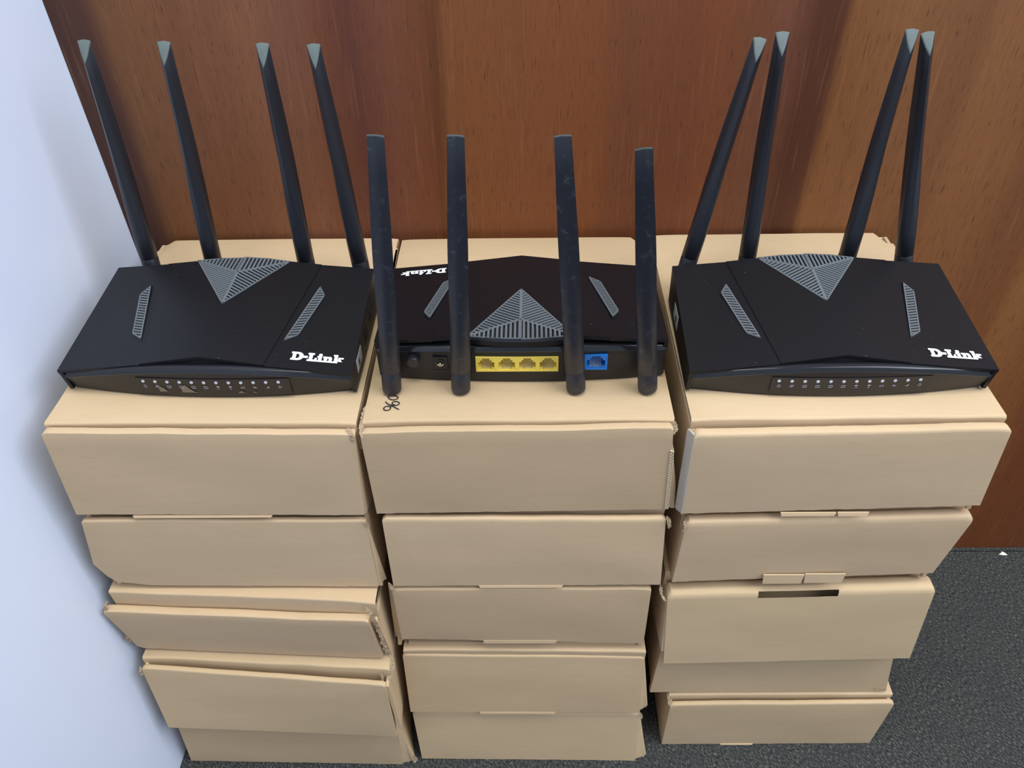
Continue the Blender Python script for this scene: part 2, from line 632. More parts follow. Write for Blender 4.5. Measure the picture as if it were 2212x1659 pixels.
for key, (TL, TR, BR, BL) in BX.items():
    T, h, sl, sr, lf, yb, ci = SPEC[key]
    z0, z1 = STACK_Z[key[1]]
    seed = 3.7 * (ord(key[0]) % 7) + 1.3 * ord(key[1])
    m = M_CARD[ci]
    xc = (TL[0] + TR[0]) / 2
    t = thing('cardboard_box', LABEL[key], 'box', (xc, (TL[1] + yb) / 2, z0), 0, 'cardboard boxes in three stacks')
    box[key] = t
    off = Vector(t.location)

    def loc(bm):
        bmesh.ops.translate(bm, verts=bm.verts, vec=-off)
        return bm
    slot = None
    kw = {}
    if key == 'RC':
        kw['slot'] = (.34, .64, 0, 2)
        kw['Tb'] = .006
        kw['nu'] = 50
    yf = max(TL[1], TR[1], BL[1], BR[1]) + T + .0005
    link('front_panel', loc(folded_panel(TL, TR, BR, BL, T, h, seed, zb=ZB.get(key), **kw)), M_SCUFF if key == 'MB' else m, t, True)
    # side walls, flaring at the front where they have sprung loose
    zt = z1 - .0045
    ztf = {-1: min(zt, TL[2] - .003), 1: min(zt, TR[2] - .003)}
    for side, s in ((-1, sl), (1, sr)):
        xb = s[0] + (-.0006 if side < 0 else .0006)
        xi = (min(sl) if side < 0 else max(sr))
        ins = .0022 if (key[0] == 'R' and side < 0) or (key[0] == 'L' and side > 0 and key != 'LC') else .0045
        yt_, yq_ = ((TL[1], BL[1]) if side < 0 else (TR[1], BR[1]))
        yt_, yq_ = yt_ + ins, yq_ + ins
        dt_, db_ = (s[0] - xb) * side, (s[1] - xb) * side
        ln = 18
        if side > 0:
            fn = lambda u_, v, d0=dt_, d1=db_: lerp(d1, d0, v) * max(0, 1 - u_ / .30) ** 2
            bm = folded_panel((xb, yt_, ztf[1]), (xb, yb - .003, zt), (xb, yb - .003, z0 + .0015), (xb, yq_, z0 + .0015), .0036, .0018, seed + 5, nu=ln, bulge=.0008, disp=fn, corner=.002)
        else:
            fn = lambda u_, v, d0=dt_, d1=db_: lerp(d1, d0, v) * max(0, 1 - (1 - u_) / .30) ** 2
            bm = folded_panel((xb, yb - .003, zt), (xb, yt_, ztf[-1]), (xb, yq_, z0 + .0015), (xb, yb - .003, z0 + .0015), .0036, .0018, seed + 8, nu=ln, bulge=.0008, disp=fn, corner=.002)
        g = M_GREYCARD if (key == 'RA' and side < 0) else m
        link('side_wall', loc(bm), m, t, True)
    x0, x1 = sl[0] + .004, sr[0] - .004
    bm = bmesh.new()
    add_box(bm, x0, x1, yf, yb - .004, z0, z0 + .003)
    link('bottom', loc(bm), m, t)
    bm = bmesh.new()
    add_box(bm, x0, x1, yb - .008, yb - .005, z0 + .003, z1 - .004)
    link('back_wall', loc(bm), m, t)
    flap, tilt, wave = .03, .10, .0007
    if key == 'LC':
        flap, tilt, wave = .045, .05, .0012
    if key == 'LD':
        flap, tilt, wave = .03, .0, .0012
    nt_ = None
    if key in ('LA', 'MA', 'RA'):
        if key == 'LA':
            nt_ = lambda q: -.024 * max(0, 1 - q / .05)
        if key == 'MA':
            nt_ = lambda q: (-.010 if q > .975 else 0)
        if key == 'RA':
            nt_ = lambda q: (-.02 if q > .96 else 0)
    bm = lid_mesh(sl[0] - .001, sr[0] + .001, lf[0], lf[1], yb, z1, seed, flap, .0024, .0026, tilt, notch=nt_, lip_wave=wave, sag=.0003 if key[1] == 'A' else .0003)
    link('lid', loc(bm), m, t, True)


def part(key, name, bm, m, smooth=False, label=None):
    t = box[key]
    bmesh.ops.translate(bm, verts=bm.verts, vec=-Vector(t.location))
    return link(name, bm, m, t, smooth, label=label)


# lock tabs that poke out under the front walls
def tab(key, x0, x1, y, z0, z1, m, tilt=.0008):
    bm = bmesh.new()
    add_prism(bm, [(x0, y, z1), (x0 + .001, y - tilt, z0), (x1 - .0015, y - tilt, z0 + .0003), (x1, y, z1)], (0, .0014, 0))
    part(key, 'lock_tab', bm, m)


tab('RB', .6500, .6885, -.2972, .3336, .3462, M_CARD[1])
tab('RB', .6890, .7270, -.2970, .3345, .3472, M_CARD[1])
tab('RA', .6470, .6950, -.2992, .4360, .4395, M_CARD[3])
tab('RA', .6960, .7230, -.2995, .4362, .4400, M_CARD[1])
tab('MB', .3790, .4600, -.2994, .3305, .3335, M_SCUFF)
tab('MC', .3790, .4560, -.2994, .2318, .2360, M_CARD[2])
tab('MD', .3700, .4560, -.3124, .1048, .1075, M_CARD[2])
tab('LA', .0760, .2010, -.2984, .4355, .4374, M_CARD[0])
tab('RE', .6600, .7000, -.2988, .0005, .0022, M_CARD[3])

# torn corners and open flutes
def torn(key, path, w, s, amp=.0014):
    part(key, 'torn_edge', ribbon(path, w * .8, s, amp), M_TORN)


torn('MA', [(.2960, -.268, .5435), (.2940, -.282, .5425), (.2940, -.294, .541), (.2945, -.300, .536)], .0045, 1.1)
torn('LA', [(.2840, -.296, .5425), (.2870, -.3012, .5395), (.2875, -.3016, .532)], .0050, 2.2, .0009)
torn('LB', [(.2790, -.2985, .4295), (.2835, -.2992, .427), (.2840, -.2990, .4205)], .0045, 3.2, .0009)
torn('LC', [(.2690, -.3150, .3225), (.2755, -.3190, .3160), (.2765, -.3190, .302), (.2775, -.3160, .285)], .0050, 4.1, .0018)
torn('LC', [(.2765, -.3170, .295), (.2780, -.3150, .270), (.2790, -.3130, .243), (.2815, -.3120, .224)], .0052, 5.1, .0018)
torn('LC', [(.0140, -.3060, .318), (.0105, -.3080, .312), (.0085, -.3080, .304)], .0040, 6.1, .0012)
torn('LC', [(.0080, -.3030, .250), (.0070, -.3030, .243), (.0095, -.3010, .236)], .0040, 6.6, .0016)
torn('LD', [(.2715, -.3230, .2130), (.2735, -.3250, .205), (.2720, -.3270, .198)], .0035, 7.1, .0013)
torn('LD', [(.2850, -.3100, .2200), (.2838, -.3180, .212), (.2800, -.3260, .204), (.2790, -.3310, .198)], .0038, 8.1, .0013)
torn('LD', [(.0160, -.3160, .2130), (.0150, -.3190, .207), (.0165, -.3200, .202)], .0040, 9.1, .0012)
torn('LE', [(.2870, -.3215, .016), (.2885, -.3225, .008), (.2860, -.3235, .002)], .0050, 10.1, .0014)
torn('MA', [(.5440, -.2920, .5440), (.5452, -.2955, .540), (.5440, -.2975, .535)], .0040, 11.1, .0010)
torn('MB', [(.5490, -.2990, .4360), (.5515, -.3005, .428), (.5520, -.3000, .420)], .0045, 12.1, .0013)
torn('RB', [(.5650, -.2990, .4300), (.5665, -.3015, .423), (.5655, -.3010, .416)], .0040, 13.1, .0011)
torn('RC', [(.5560, -.2900, .3200), (.5570, -.2950, .312), (.5610, -.3000, .307)], .0035, 14.1, .0010)
torn('RE', [(.5870, -.2850, .1060), (.5872, -.2940, .104), (.5880, -.3000, .099)], .0040, 15.1, .0012)
torn('RD', [(.8200, -.2890, .1180), (.8290, -.2895, .114), (.8330, -.2890, .116)], .0035, 16.1, .0010)
torn('MC', [(.2930, -.2985, .3310), (.2950, -.3000, .328), (.2965, -.3000, .326)], .0035, 17.1, .0012)
torn('ME', [(.5530, -.3085, .1000), (.5545, -.3100, .095), (.5550, -.3110, .090)], .0030, 18.1, .0010)
part('MA', 'fluted_edge', fluted_edge((.5445, -.2990, .5170), (.5478, -.2975, .4430), .0024, 46), M_TORN)
part('LA', 'fluted_edge', fluted_edge((.2905, -.0290, .5425), (.2920, -.0700, .5425), .0026, 24), M_TORN)
for key, q in {'MA': ((.5440, -.2972, .5200), (.5452, -.2955, .5200), (.5575, -.2890, .4390), (.5480, -.2945, .4400)),
               'MD': ((.5480, -.3000, .2030), (.5500, -.2985, .2030), (.5610, -.3040, .1080), (.5500, -.3110, .1080)),
               'ME': ((.5520, -.3080, .0930), (.5535, -.3060, .0930), (.5680, -.3120, .0015), (.5530, -.3180, .0015)),
               'LE': ((.2735, -.3225, .0950), (.2750, -.3205, .0950), (.2890, -.3190, .0015), (.2710, -.3235, .0015)),
               'LB': ((.2820, -.2970, .4200), (.2832, -.2955, .4200), (.2885, -.2900, .3320), (.2812, -.2965, .3310)),
               'MC': ((.2893, -.2925, .3270), (.2950, -.2975, .3265), (.2945, -.2975, .2330), (.2850, -.2900, .2300))}.items():
    part(key, 'corner_flap', folded_panel(*q, .0018, .0009, ord(key[0]) * .7, nu=10, corner=.001, bulge=.0015, rag=.0012), M_CARD[SPEC[key][6]], True)
# grey scuffed corner strip at the left of the right-hand top box
part('RA', 'corner_flap', folded_panel((.5545, -.2945, .5370), (.5588, -.3020, .5370), (.5608, -.2995, .4385), (.5560, -.2925, .4400), .0020, .0010, 3., nu=8, corner=.001), M_GREYCARD, True, 'grey scuffed corner flap')


# ------------------------------------------------------------------ routers
ARC_F = lambda x: -.0664 - .0068 * (1 - (x / .12) ** 2)
ARC_F0 = lambda x: -.0615 - .0112 * (1 - (x / .12) ** 2)
ARC_B = lambda x: .0615 + .0078 * (1 - (x / .12) ** 2)
RIM_F = lambda x: .0205 + .0118 * (1 - (x / .12) ** 2)
RIM_B = lambda x: .0330 + .0050 * (1 - (x / .12) ** 2)
V = Vector
FC = V((.1222, -.0685, .0250))
SF = V((.0511, -.0682, .0318))
AP = V((0, -.0669, .0388))
TP = V((0, -.0026, .0456))
VC = V((.0437, .0650, .0456))
SB = V((.0720, .0645, .0428))
BC = V((.1200, .0631, .0398))
INN = V((0, .0449, .0474))
mir = lambda p: V((-p.x, p.y, p.z))


def plane_z(a, b, c):
    n = (b - a).cross(c - a)
    return lambda x, y: a.z - (n.x * (x - a.x) + n.y * (y - a.y)) / n.z


OUT_Z = plane_z(FC, SF, BC)


def clip(poly, n, d):
    """keep the 2-D polygon where n.p <= d"""
    out = []
    for i in range(len(poly)):
        a, b = poly[i], poly[(i + 1) % len(poly)]
        da, db = n.dot(a) - d, n.dot(b) - d
        if da <= 0:
            out.append(a)
        if da * db < 0:
            out.append(a.lerp(b, da / (da - db)))
    return out


def ribs(bm, poly3, direction, pitch, width, border, up, th, phase=.5):
    """a frame along the polygon's edges and ribs across it, all with real thickness"""
    a, b, c = poly3[:3]
    zf = plane_z(a, b, c)
    P2 = [V((p.x, p.y)) for p in poly3]
    cen = sum(P2, V((0, 0))) / len(P2)

    def put(pl):
        if len(pl) < 3:
            return
        ar = sum(pl[i].x * pl[(i + 1) % len(pl)].y - pl[(i + 1) % len(pl)].x * pl[i].y for i in range(len(pl)))
        if abs(ar) < 4e-7:
            return
        add_prism(bm, [(p.x, p.y, zf(p.x, p.y) + up) for p in pl], (0, 0, -th))
    inner = P2
    for i in range(len(P2)):
        p, q = P2[i], P2[(i + 1) % len(P2)]
        e = (q - p).normalized()
        n = V((e.y, -e.x))
        if n.dot(cen - p) > 0:
            n = -n
        put(clip(P2, -n, -(n.dot(p) - border)))
        inner = clip(inner, n, n.dot(p) - border * .9)
    d = V(direction).normalized()
    n = V((-d.y, d.x))
    vals = [n.dot(p) for p in inner]
    k = math.floor(min(vals) / pitch)
    while k * pitch < max(vals):
        lo = (k + phase) * pitch
        pl = clip(clip(inner, n, lo + width), -n, -lo)
        put(pl)
        k += 1


def make_letters():
    """heavy slab letters spelling the name on the lid; outlines in cap heights"""
    def rect(x0, y0, x1, y1):
        return [(x0, y0), (x1, y0), (x1, y1), (x0, y1)]

    def arc(cx, cy, rx, ry, a0, a1, n=10):
        return [(cx + rx * math.cos(math.radians(lerp(a0, a1, i / n))), cy + ry * math.sin(math.radians(lerp(a0, a1, i / n)))) for i in range(n + 1)]
    G = []
    D = [(0, 0)] + arc(.62, .5, .55, .5, -90, 90) + [(0, 1), (0, .83), (.13, .83), (.13, .17), (0, .17)]
    Dh = [(.43, .19)] + arc(.55, .5, .26, .31, -90, 90) + [(.43, .81)]
    G.append(([D, Dh], 'D'))
    G.append(([rect(1.20, .36, 1.58, .58)], 'hyphen'))
    Lp = [(1.60, 0), (2.50, 0), (2.50, .42), (2.36, .42), (2.28, .18), (2.06, .18), (2.06, .83), (2.20, .83), (2.20, 1), (1.62, 1), (1.62, .83), (1.76, .83), (1.76, .17), (1.60, .17)]
    G.append(([Lp], 'L'))
    G.append(([[(2.54, 0), (3.06, 0), (3.06, .14), (2.96, .14), (2.96, .68), (2.56, .68), (2.56, .54), (2.68, .54), (2.68, .14), (2.54, .14)]], 'i'))
    G.append(([arc(2.82, .86, .17, .14, 0, 330, 12)], 'i dot'))
    N = [(3.10, 0), (3.56, 0), (3.56, .14), (3.50, .14), (3.50, .44), (3.60, .53), (3.68, .50), (3.70, .42), (3.70, .14), (3.64, .14), (3.64, 0), (4.06, 0), (4.06, .14), (3.97, .14), (3.97, .50), (3.90, .64), (3.76, .70), (3.60, .67), (3.50, .60), (3.50, .68), (3.12, .68), (3.12, .54), (3.22, .54), (3.22, .14), (3.10, .14)]
    G.append(([N], 'n'))
    K = [(4.10, 0), (4.56, 0), (4.56, .14), (4.50, .14), (4.50, .24), (4.58, .31), (4.68, .14), (4.62, .14), (4.62, 0), (5.12, 0), (5.12, .14), (5.02, .14), (4.80, .44), (4.92, .54), (5.08, .54), (5.08, .68), (4.62, .68), (4.62, .54), (4.68, .54), (4.50, .38), (4.50, 1), (4.12, 1), (4.12, .86), (4.22, .86), (4.22, .14), (4.10, .14)]
    G.append(([K], 'k'))
    out = []
    for loops, nm in G:
        cu = bpy.data.curves.new('glyph', 'CURVE')
        cu.dimensions = '2D'
        cu.fill_mode = 'BOTH'
        cu.offset = .03
        for lp in loops:
            sp = cu.splines.new('POLY')
            sp.points.add(len(lp) - 1)
            for q, (x, y) in zip(sp.points, lp):
                q.co = (x, y, 0, 1)
            sp.use_cyclic_u = True
        ob = bpy.data.objects.new('glyph', cu)
        COL.objects.link(ob)
        dg = bpy.context.evaluated_depsgraph_get()
        dg.update()
        me = bpy.data.meshes.new_from_object(ob.evaluated_get(dg))
        bm = bmesh.new()
        bm.from_mesh(me)
        bpy.data.objects.remove(ob, do_unlink=True)
        bpy.data.curves.remove(cu)
        out.append(bm)
    return out


def stroke(bm, pts, w, fmap, closed=False):
    """flat pen stroke through 2-D points, mapped to 3-D by fmap"""
    pts = [V(p) for p in pts]
    n = len(pts)
    Lf, Rt = [], []
    for i in range(n):
        a = pts[i - 1] if (i > 0 or closed) else pts[i]
        b = pts[(i + 1) % n] if (i < n - 1 or closed) else pts[i]
        d = (b - a)
        d = d.normalized() if d.length > 1e-9 else V((1, 0))
        o = V((-d.y, d.x)) * w / 2
        Lf.append(bm.verts.new(fmap(pts[i] + o)))
        Rt.append(bm.verts.new(fmap(pts[i] - o)))
    for i in range(n if closed else n - 1):
        j = (i + 1) % n
        bm.faces.new((Lf[i], Lf[j], Rt[j], Rt[i]))


def circ(cx, cy, rx, ry=None, a0=0, a1=360, n=14):
    ry = rx if ry is None else ry
    return [(cx + rx * math.cos(math.radians(lerp(a0, a1, i / n))), cy + ry * math.sin(math.radians(lerp(a0, a1, i / n)))) for i in range(n + 1)]


def rrect(w, h):
    return [(-w, -h * .6), (-w * .7, -h), (w * .7, -h), (w, -h * .6), (w, h * .6), (w * .7, h), (-w * .7, h), (-w, h * .6)]


def symbol(bm, k, fm):
    """status symbols printed under the lights; unit = 1 mm"""
    w = .34
    S = lambda p, c=False, ww=w: stroke(bm, p, ww, fm, c)
    if k == 0:
        S(circ(0, 0, 1.25, None, 125, 415))
        S([(0, .3), (0, 1.6)])
    elif k == 1:
        S([(-1.5, -1.0), (-1.2, .8), (0, 1.2), (1.5, 1.1), (1.2, -.2), (.2, -1.0), (-1.0, -.7)], True)
        S([(-.7, -.3), (.0, .4), (.5, .1)])
    elif k in (2, 3, 4, 5):
        S(rrect(1.6, 1.15), True)
        n = 6 - k
        if n == 1:
            S([(-.1, .6), (.1, -.6)])
        elif n == 2:
            S([(-.4, .5), (.4, .4), (.3, 0), (-.4, -.5), (.4, -.5)], ww=.26)
        elif n == 3:
            S([(-.4, .5), (.4, .5), (0, .05), (.4, -.2), (-.3, -.5)], ww=.26)
        else:
            S([(.2, -.6), (.2, .6), (-.5, -.15), (.5, -.15)], ww=.26)
    elif k in (6, 7):
        for rr in (.7, 1.25, 1.8):
            S(circ(0, -.2, rr, rr * .9, 35, 145, 8), ww=.32)
        S(circ(0, .0, .16, .16, 0, 330, 6), True)
        if k == 6:
            S([(-1.4, -1.2), (-1.0, -1.0), (-.9, -1.3), (-1.3, -1.7), (-.8, -1.7)], ww=.22)
            S([(-.45, -1.7), (-.35, -1.7)], ww=.22)
            S([(.3, -1.1), (0, -1.45), (.5, -1.45)], ww=.22)
            S([(.35, -1.2), (.35, -1.75)], ww=.22)
        else:
            S([(.0, -1.1), (-.5, -1.1), (-.5, -1.4), (0, -1.45), (-.05, -1.75), (-.5, -1.75)], ww=.22)
        if k == 6:
            S(circ(1.0, -1.42, .28, .3, 60, 360, 8), ww=.2)
        else:
            S(circ(.6, -1.42, .28, .3, 60, 360, 8), ww=.2)
    elif k == 8:
        S(circ(-.5, 0, 1.0, 1.1, 120, 260, 8))
        S(circ(.5, 0, 1.0, 1.1, -60, 80, 8))
        S(circ(0, 0, .35, .35, 30, 300, 8))
    elif k == 9:
        S([(-1.7, 0), (1.8, 0)])
        S([(-1.0, 0), (-.3, .8), (.4, .8)], ww=.26)
        S([(-.5, 0), (.2, -.8), (.8, -.8)], ww=.26)
        S(circ(-1.6, 0, .25, .25, 0, 330, 6), True)
    elif k == 10:
        for i, hh in enumerate((.5, .95, 1.45, 2.0)):
            S([(-1.1 + i * .72, -1.0), (-1.1 + i * .72, -1.0 + hh)], ww=.38)
    else:
        S([(-1.2, 0), (-.5, 1.0), (.7, .9), (1.2, 0), (.5, -1.0), (-.7, -.9)], True)


def antenna_mesh(tip, seam):
    """round foot growing into a ridged blade with a slanted tip; local z runs from foot to tip"""
    L = Vector(tip).length
    tri = [V((-.0054, .0032)), V((.0054, .0032)), V((0, -.0052))]

    def tri_r(a):
        d = V((math.cos(a), math.sin(a)))
        best = 1.
        for i in range(3):
            p, q = tri[i], tri[(i + 1) % 3]
            e = q - p
            den = d.x * e.y - d.y * e.x
            if abs(den) < 1e-9:
                continue
            t = (p.x * e.y - p.y * e.x) / den
            s = (p.x * d.y - p.y * d.x) / den
            if t > 0 and -1e-6 <= s <= 1 + 1e-6:
                best = min(best, t)
        return best
    n = 48
    a_ = [2 * PI * i / n + PI / 2 for i in range(n)]
    # put exact angles on the three ridges
    for p in tri:
        an = math.atan2(p.y, p.x) % (2 * PI)
        k = min(range(n), key=lambda i: abs((a_[i] % (2 * PI)) - an))
        a_[k] = an
    bm = bmesh.new()
    rows = []
    prof = [(0, .0074), (.0004, .0077), (.0012, .0080), (seam, .0080), (seam + .0003, .0078), (seam + .0008, .0078), (seam + .0011, .0080), (.06, .0080), (.08, .0080), (.10, .0080), (.12, .0078), (.14, .0076), (.16, .0072), (.18, .0067), (.20, .0062)]

    def radius(a, w, k):
        t3 = tri_r(a) / .0054
        return w * lerp(1.0, .85 * t3 + .15, k)
    for z, rr in prof:
        k = max(0, min(1, (z - .05) / .12))
        k = k * k * (3 - 2 * k)
        rows.append([V((math.cos(a) * radius(a, rr, k), math.sin(a) * radius(a, rr, k), z)) for a in a_])
    for grow, dz in ((1.0, .0012), (.94, .0004)):
        ring = []
        for a in a_:
            rr = radius(a, .0056, 1.) * grow
            x, y = math.cos(a) * rr, math.sin(a) * rr
            ring.append(V((x, y, L - dz - .0145 * (.0033 - y) / .0082)))
        rows.append(ring)
    Vv = grid(bm, rows, closed_v=True)
    bm.faces.new(Vv[0][::-1])
    tm = bmesh.new()
    cap = []
    for dz, g_ in ((.0018, 1.005), (.0011, 1.003), (.0002, .95), (-.0001, .87)):
        cap.append([V((math.cos(a) * radius(a, .0056, 1.) * g_, math.sin(a) * radius(a, .0056, 1.) * g_, L - dz - .0145 * (.0033 - math.sin(a) * radius(a, .0056, 1.) * g_) / .0082)) for a in a_])
    tv = grid(tm, cap, closed_v=True)
    tm.faces.new(tv[0][::-1])
    tm.faces.new(tv[-1])
    q = V((0, 0, 1)).rotation_difference(V(tip))
    # keep the ridge facing forward
    bm.faces.new(Vv[-1])
    bmesh.ops.rotate(bm, verts=bm.verts, cent=(0, 0, 0), matrix=q.to_matrix())
    bmesh.ops.rotate(tm, verts=tm.verts, cent=(0, 0, 0), matrix=q.to_matrix())
    return bm, tm


def make_router(label, loc, rz, tips, facing_back, worn, feet):
    R = thing('wireless_router', label, 'router', loc, rz, 'black wireless routers displayed on the boxes')
    # ---- lower body
    bm = bmesh.new()
    n = 40
    out, low = [], []
    for i in range(n + 1):
        x = -.1200 + .24 * i / n
        out.append((x, ARC_F(x), RIM_F(x)))
        low.append((x, ARC_F0(x)))
    for i in range(n + 1):
        x = .1200 - .24 * i / n
        out.append((x, ARC_B(x), RIM_B(x)))
        low.append((x, ARC_B(x)))
    cx = [(x * .985, y * .98, 0.0) for x, y in low]
    c1 = [(x * .998, y * .998, .003) for x, y in low]
    c2 = [(x, y, z - .0048) for x, y, z in out]
    c3 = [(x * .994, y * .985, z - .0046) for x, y, z in out]
    c4 = [(x * .994, y * .985, z) for x, y, z in out]
    G = grid(bm, [cx, c1, c2, c3, c4], closed_v=True)
    bm.faces.new(G[0][::-1])
    bm.faces.new(G[-1])
    shell = link('base_shell', bm, M_BLACK, R, True)
    if facing_back:
        cut = bmesh.new()
        add_box(cut, -.0304, .0368, .0594, .09, .0134, .0277)
        add_box(cut, -.0707, -.0527, .0580, .09, .0138, .0284)
        bmesh.ops.recalc_face_normals(cut, faces=cut.faces)
        cme = bpy.data.meshes.new('cutter')
        cut.to_mesh(cme)
        cut.free()
        cob = bpy.data.objects.new('cutter', cme)
        COL.objects.link(cob)
        md = shell.modifiers.new('ports', 'BOOLEAN')
        md.operation = 'DIFFERENCE'
        md.solver = 'EXACT'
        md.object = cob
        cob.matrix_world = shell.parent.matrix_basis
        dg = bpy.context.evaluated_depsgraph_get()
        dg.update()
        nm_ = bpy.data.meshes.new_from_object(shell.evaluated_get(dg))
        shell.modifiers.remove(md)
        old = shell.data
        shell.data = nm_
        bpy.data.meshes.remove(old)
        nm_.name = 'base_shell'
        bpy.data.objects.remove(cob, do_unlink=True)
        bpy.data.meshes.remove(cme)
    # ---- bezel strips, front and back
    for nm, AR, RM, sg in (('front_bezel', ARC_F, RIM_F, -1), ('rear_bezel', ARC_B, RIM_B, 1)):
        bm = bmesh.new()
        P = []
        for i in range(n + 1):
            x = -.1192 + .2384 * i / n
            y, z = AR(x), RM(x)
            P.append([V((x, y - sg * .0012, z - .0048)), V((x, y + sg * .0009, z - .0046)), V((x, y + sg * .0012, z - .0040)), V((x, y + sg * .0006, z - .0028)), V((x, y - sg * .0006, z - .0006)), V((x, y - sg * .0014, z)), V((x, y - sg * .006, z + .0004)), V((x, y - sg * .006, z - .0048))])
        G = grid(bm, P, closed_v=True)
        bm.faces.new(G[0])
        bm.faces.new(G[-1][::-1])
        link(nm, bm, M_GLOSS, R, True)
    # ---- top cover: outer panels, skirts
    for s in (1, -1):
        bm = bmesh.new()
        m_ = (lambda p: p) if s > 0 else mir
        top = [m_(FC), m_(SF), m_(SB), m_(BC)]
        add_prism(bm, top, (0, 0, -.0028))
        # side skirt
        fc, bc = m_(FC), m_(BC)
        i_ = V((-s * .003, 0, 0))
        lo = lambda p, z: V((p.x, p.y * .93, z))
        a = [fc, bc, lo(bc, .0030), lo(fc, .0010)]
        add_prism(bm, [a[0] + V((0, .0002, -.0002)), a[1] + V((0, -.0002, -.0002)), a[2], a[3]], i_)
        # front corner return
        w = V((-s * .0030, 0, 0))
        add_prism(bm, [fc + V((0, .0001, -.0003)), fc + w + V((0, .0001, -.0003)), lo(fc, .0012) + w, lo(fc, .0012)], (0, .004, 0))
        add_prism(bm, [bc + V((0, -.0001, -.0003)), bc + w + V((0, -.0001, -.0003)), lo(bc, .0032) + w, lo(bc, .0032)], (0, -.004, 0))
        bmesh.ops.bevel(bm, geom=[e for e in bm.edges if len(e.link_faces) == 2 and e.calc_face_angle(0) > .9], offset=.00035, segments=2, affect='EDGES')
        link('cover_panel', bm, M_COVER, R, True)
    # ---- raised centre panel in two facets
    bm = bmesh.new()
    up = V((0, 0, .0008))
    for s in (1, -1):
        m_ = (lambda p: p) if s > 0 else mir
        pts = [m_(SF) + up, AP + up, TP + up * .6, m_(VC) + up, m_(SB) + up]
        c = sum(pts, V()) / 5
        vs = [bm.verts.new(p) for p in pts]
        if s > 0:
            bm.faces.new((vs[0], vs[4], vs[3], vs[2], vs[1]))
        else:
            bm.faces.new(vs)
    bmesh.ops.remove_doubles(bm, verts=bm.verts, dist=1e-6)
    bmesh.ops.triangulate(bm, faces=bm.faces[:])
    bmesh.ops.recalc_face_normals(bm, faces=bm.faces)
    if sum(fc_.normal.z for fc_ in bm.faces) < 0:
        bmesh.ops.reverse_faces(bm, faces=bm.faces[:])
    bmesh.ops.solidify(bm, geom=bm.faces[:], thickness=.0032)
    bmesh.ops.bevel(bm, geom=[e for e in bm.edges if len(e.link_faces) == 2 and e.calc_face_angle(0) > .9], offset=.00035, segments=2, affect='EDGES')
    link('centre_panel', bm, M_COVER, R, True)
    # a dark inner deck that fills the space between cover and base
    bm = bmesh.new()
    dk = [V((-.1185, -.0600, .0225)), V((-.05, -.0655, .0285)), V((0, -.0655, .0352)), V((.05, -.0655, .0285)), V((.1185, -.0600, .0225)),
          V((.1185, .0570, .0362)), V((.07, .0580, .0388)), V((.044, .0590, .0412)), V((-.044, .0590, .0412)), V((-.07, .0580, .0388)), V((-.1185, .0570, .0362))]
    add_prism(bm, dk, (0, 0, -.012))
    bmesh.ops.triangulate(bm, faces=[q for q in bm.faces if len(q.verts) > 4])
    link('inner_deck', bm, M_PIT, R)
    # ---- triangular vent
    bm = bmesh.new()
    vc, mvc = VC.copy(), mir(VC)
    ed = V((VC.x - TP.x, VC.y - TP.y))
    pr = V((ed.y, -ed.x)).normalized()
    ribs(bm, [TP, VC, INN], pr, .00335, .00165, .0011, .0008, .0010)
    ribs(bm, [TP, INN, mvc], V((-pr.x, pr.y)), .00335, .00165, .0011, .0008, .0010)
    back = [INN, VC, V((.022, .0683, .0462)), V((0, .0694, .0464)), V((-.022, .0683, .0462)), mvc]
    tri1 = [INN, VC, V((0, .0694, .0464))]
    tri2 = [INN, V((0, .0694, .0464)), mvc]
    ribs(bm, [INN, VC, V((.022, .0690, .0462)), V((0, .0703, .0462))], (0, 1), .0036, .0018, .0009, .0008, .0010)
    ribs(bm, [INN, V((0, .0703, .0462)), V((-.022, .0690, .0462)), mvc], (0, 1), .0036, .0018, .0009, .0008, .0010)
    link('vent_grille', bm, M_GRILLE, R, kind='stuff', label='grey ribbed triangular vent')
    bm = bmesh.new()
    for tr in ([TP, VC, INN], [TP, INN, mvc], [INN, VC, V((0, .0703, .0462)), mvc]):
        add_prism(bm, [p - V((0, 0, .0010)) for p in tr], (0, 0, -.001))
    link('vent_backing', bm, M_PIT, R)
    # rear lip under the vent
    bm = bmesh.new()
    P = []
    for i in range(13):
        x = -.0435 + .087 * i / 12
        k = 1 - (x / .0437) ** 2
        y, z = .0650 + .0056 * k, .0456 + .0006 * k
        P.append([V((x, y - .003, z)), V((x, y, z)), V((x, y + .0012, z - .0014)), V((x, y + .0012, z - .0062)), V((x, y - .003, z - .0064))])
    G = grid(bm, P, closed_v=True)
    bm.faces.new(G[0])
    bm.faces.new(G[-1][::-1])
    link('vent_lip', bm, M_COVER, R, True)
    # ---- slim side vents
    v1, v2, v3, v4 = [(.0770, .0323), (.0833, .0211), (.0712, -.0303), (.0607, -.0377)]
    for s in (1, -1):
        q = [V((s * x, y, OUT_Z(x, y))) for x, y in (v1, v2, v3, v4)]
        bm = bmesh.new()
        ribs(bm, q, (s * .97, .24), .0031, .0013, .0009, .0006, .0005)
        link('side_vent', bm, M_GRILLE, R, kind='stuff', label='slim grey ribbed side vent')
        bm = bmesh.new()
        cq = sum(q, V()) / 4
        add_prism(bm, [cq + (p - cq) * 1.05 + V((0, 0, .00012)) for p in q], (0, 0, -.001))
        link('side_vent_backing', bm, M_PIT, R)
    # ---- white name on the right-hand panel
    letters = make_letters()
    big = bmesh.new()
    sc = .0425 / 5.12
